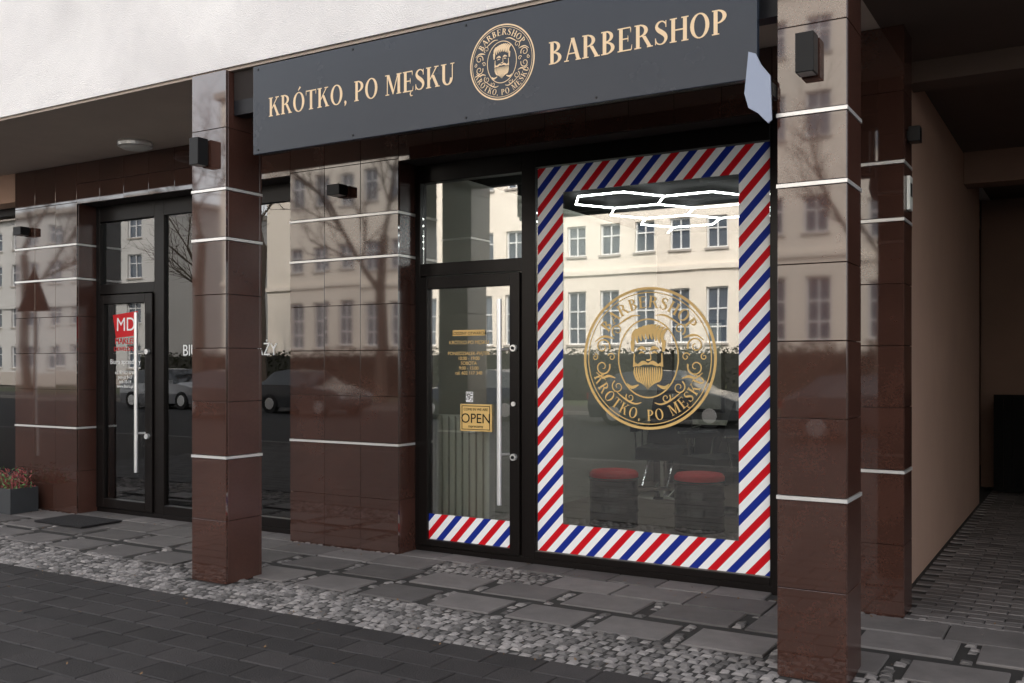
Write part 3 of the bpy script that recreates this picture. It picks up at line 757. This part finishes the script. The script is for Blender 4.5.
# cars
CGL=M('car_glass',(.02,.025,.03),.04,ior=1.7); TYRE=M('tyre',(.02,.02,.02),.8); LAMPM=M('headlamp',(.7,.7,.72),.1); TAIL=M('tail_lamp',(.4,.01,.01),.2)
def car(x,y,rot,paint):
    e=empty('parked_car'); 
    sec=[(-2.12,.35,.62,.62,.74,.7),(-2.05,.2,.88,.89,.84,.74),(-1.75,.2,.95,1.06,.87,.70),(-1.35,.2,.95,1.36,.88,.62),(-.6,.2,.94,1.46,.89,.60),(.25,.2,.93,1.43,.89,.60),(1.05,.2,.92,.97,.88,.72),(1.6,.2,.84,.86,.86,.7),(2.0,.22,.72,.73,.8,.62),(2.14,.35,.55,.56,.7,.5)]
    mb=MB(); vs=[]
    for (sx,zl,zb,zr,w,wr) in sec: vs+=[(sx,-w*.93,zl),(sx,-w,(zl+zb)/2),(sx,-w*.97,zb),(sx,-wr,zr),(sx,wr,zr),(sx,w*.97,zb),(sx,w,(zl+zb)/2),(sx,w*.93,zl)]
    for i in range(len(sec)-1):
        for k in range(8):
            q=(i*8+k,i*8+(k+1)%8,(i+1)*8+(k+1)%8,(i+1)*8+k)
            m=paint
            if k in (2,4) and 2<=i<=5: m=CGL
            if k==3 and i in (2,5): m=CGL
            mb.f.append(q); mb.m.append(mb.mi(m))
    mb.f.append(tuple(range(8))); mb.m.append(mb.mi(paint)); mb.f.append(tuple(range((len(sec)-1)*8,len(sec)*8))); mb.m.append(mb.mi(paint))
    mb.v=vs; mb.obj('body',e,bevel=.02,seg=2)
    mb=MB()
    for wx in (-1.3,1.32):
        for s in (-1,1):
            mb.cyl((wx,s*.72,.32),(wx,s*.90,.32),.32,.32,TYRE,24); mb.cyl((wx,s*.895,.32),(wx,s*.91,.32),.2,.19,STEEL,16)
    for s in (-1,1):
        mb.box(1.93,2.1,s*.62-.12,s*.62+.12,.58,.68,LAMPM); mb.box(-2.14,-2.0,s*.66-.1,s*.66+.1,.68,.85,TAIL); mb.box(.75,.9,s*.98-.08,s*.98+.08,.93,1.05,paint)
    mb.obj('wheels_and_lamps',e)
    e.location=(x,y,-.12); e.rotation_euler=(0,0,math.radians(rot))
CP1=M('silver_white_paint',(.4,.41,.43),.2,metal=.2); CP2=M('dark_blue_paint',(.03,.04,.08),.2); CP3=M('grey_paint',(.12,.125,.13),.2,metal=.3)
car(-9.6,-11.6,0,CP3); car(-15.5,-11.6,180,CP2); car(-29,-11.7,0,CP1); car(-22,-11.6,0,CP3); car(-3.5,-11.6,0,CP3)
# warning traffic sign (seen as a reflection)
e=empty('traffic_sign'); mb=MB(); mb.cyl((-14.9,2.5,0),(-14.9,2.5,3.0),.03,.03,STEEL,12); mb.obj('post',e)
mb=MB()
def tri(r,y,mat,th=.006):
    p=[(-14.9+r*math.cos(math.radians(a)),2.62+r*math.sin(math.radians(a))) for a in (90,210,330)]
    mb.add([(a,y,b) for a,b in p]+[(a,y+th,b) for a,b in p],[(0,1,2),(5,4,3),(0,1,4,3),(1,2,5,4),(2,0,3,5)],mat)
tri(.52,2.535,M('galvanised_sign_back',(.12,.08,.07),.6)); mb.obj('plate',e)
# ---------------------------------------------------------------- light & camera
w=bpy.data.worlds.new('World'); S.world=w; w.use_nodes=True; nt=w.node_tree
bg=nt.nodes['Background']; sky=nt.nodes.new('ShaderNodeTexSky'); sky.sky_type='NISHITA'; sky.sun_disc=False
el=math.radians(42); az=math.radians(12)   # azimuth from +Y towards +X
sky.sun_elevation=el; sky.sun_rotation=az; sky.air_density=1.0; sky.dust_density=1.5
hs=nt.nodes.new('ShaderNodeHueSaturation'); hs.inputs['Saturation'].default_value=.16
nt.links.new(sky.outputs[0],hs.inputs['Color']); nt.links.new(hs.outputs[0],bg.inputs[0]); bg.inputs[1].default_value=.64
sd=Vector((math.sin(az)*math.cos(el),math.cos(az)*math.cos(el),math.sin(el)))
ld=bpy.data.lights.new('sun','SUN'); ld.energy=5; ld.angle=math.radians(.5); ld.color=(1,.93,.84)
lo=bpy.data.objects.new('sun',ld); COL.objects.link(lo); lo.rotation_euler=sd.to_track_quat('Z','Y').to_euler(); lo.location=(0,0,30)
cd=bpy.data.cameras.new('camera'); cam=bpy.data.objects.new('camera',cd); COL.objects.link(cam)
cam.location=(0,0,1.5); cam.rotation_euler=(math.radians(90),0,math.radians(30.9)); cd.sensor_width=36; cd.lens=975*36/1024; cd.shift_y=.022
cd.clip_start=.05; cd.clip_end=1500
S.camera=cam
S.view_settings.view_transform='Standard'; S.view_settings.look='None'; S.view_settings.exposure=0; S.view_settings.gamma=1
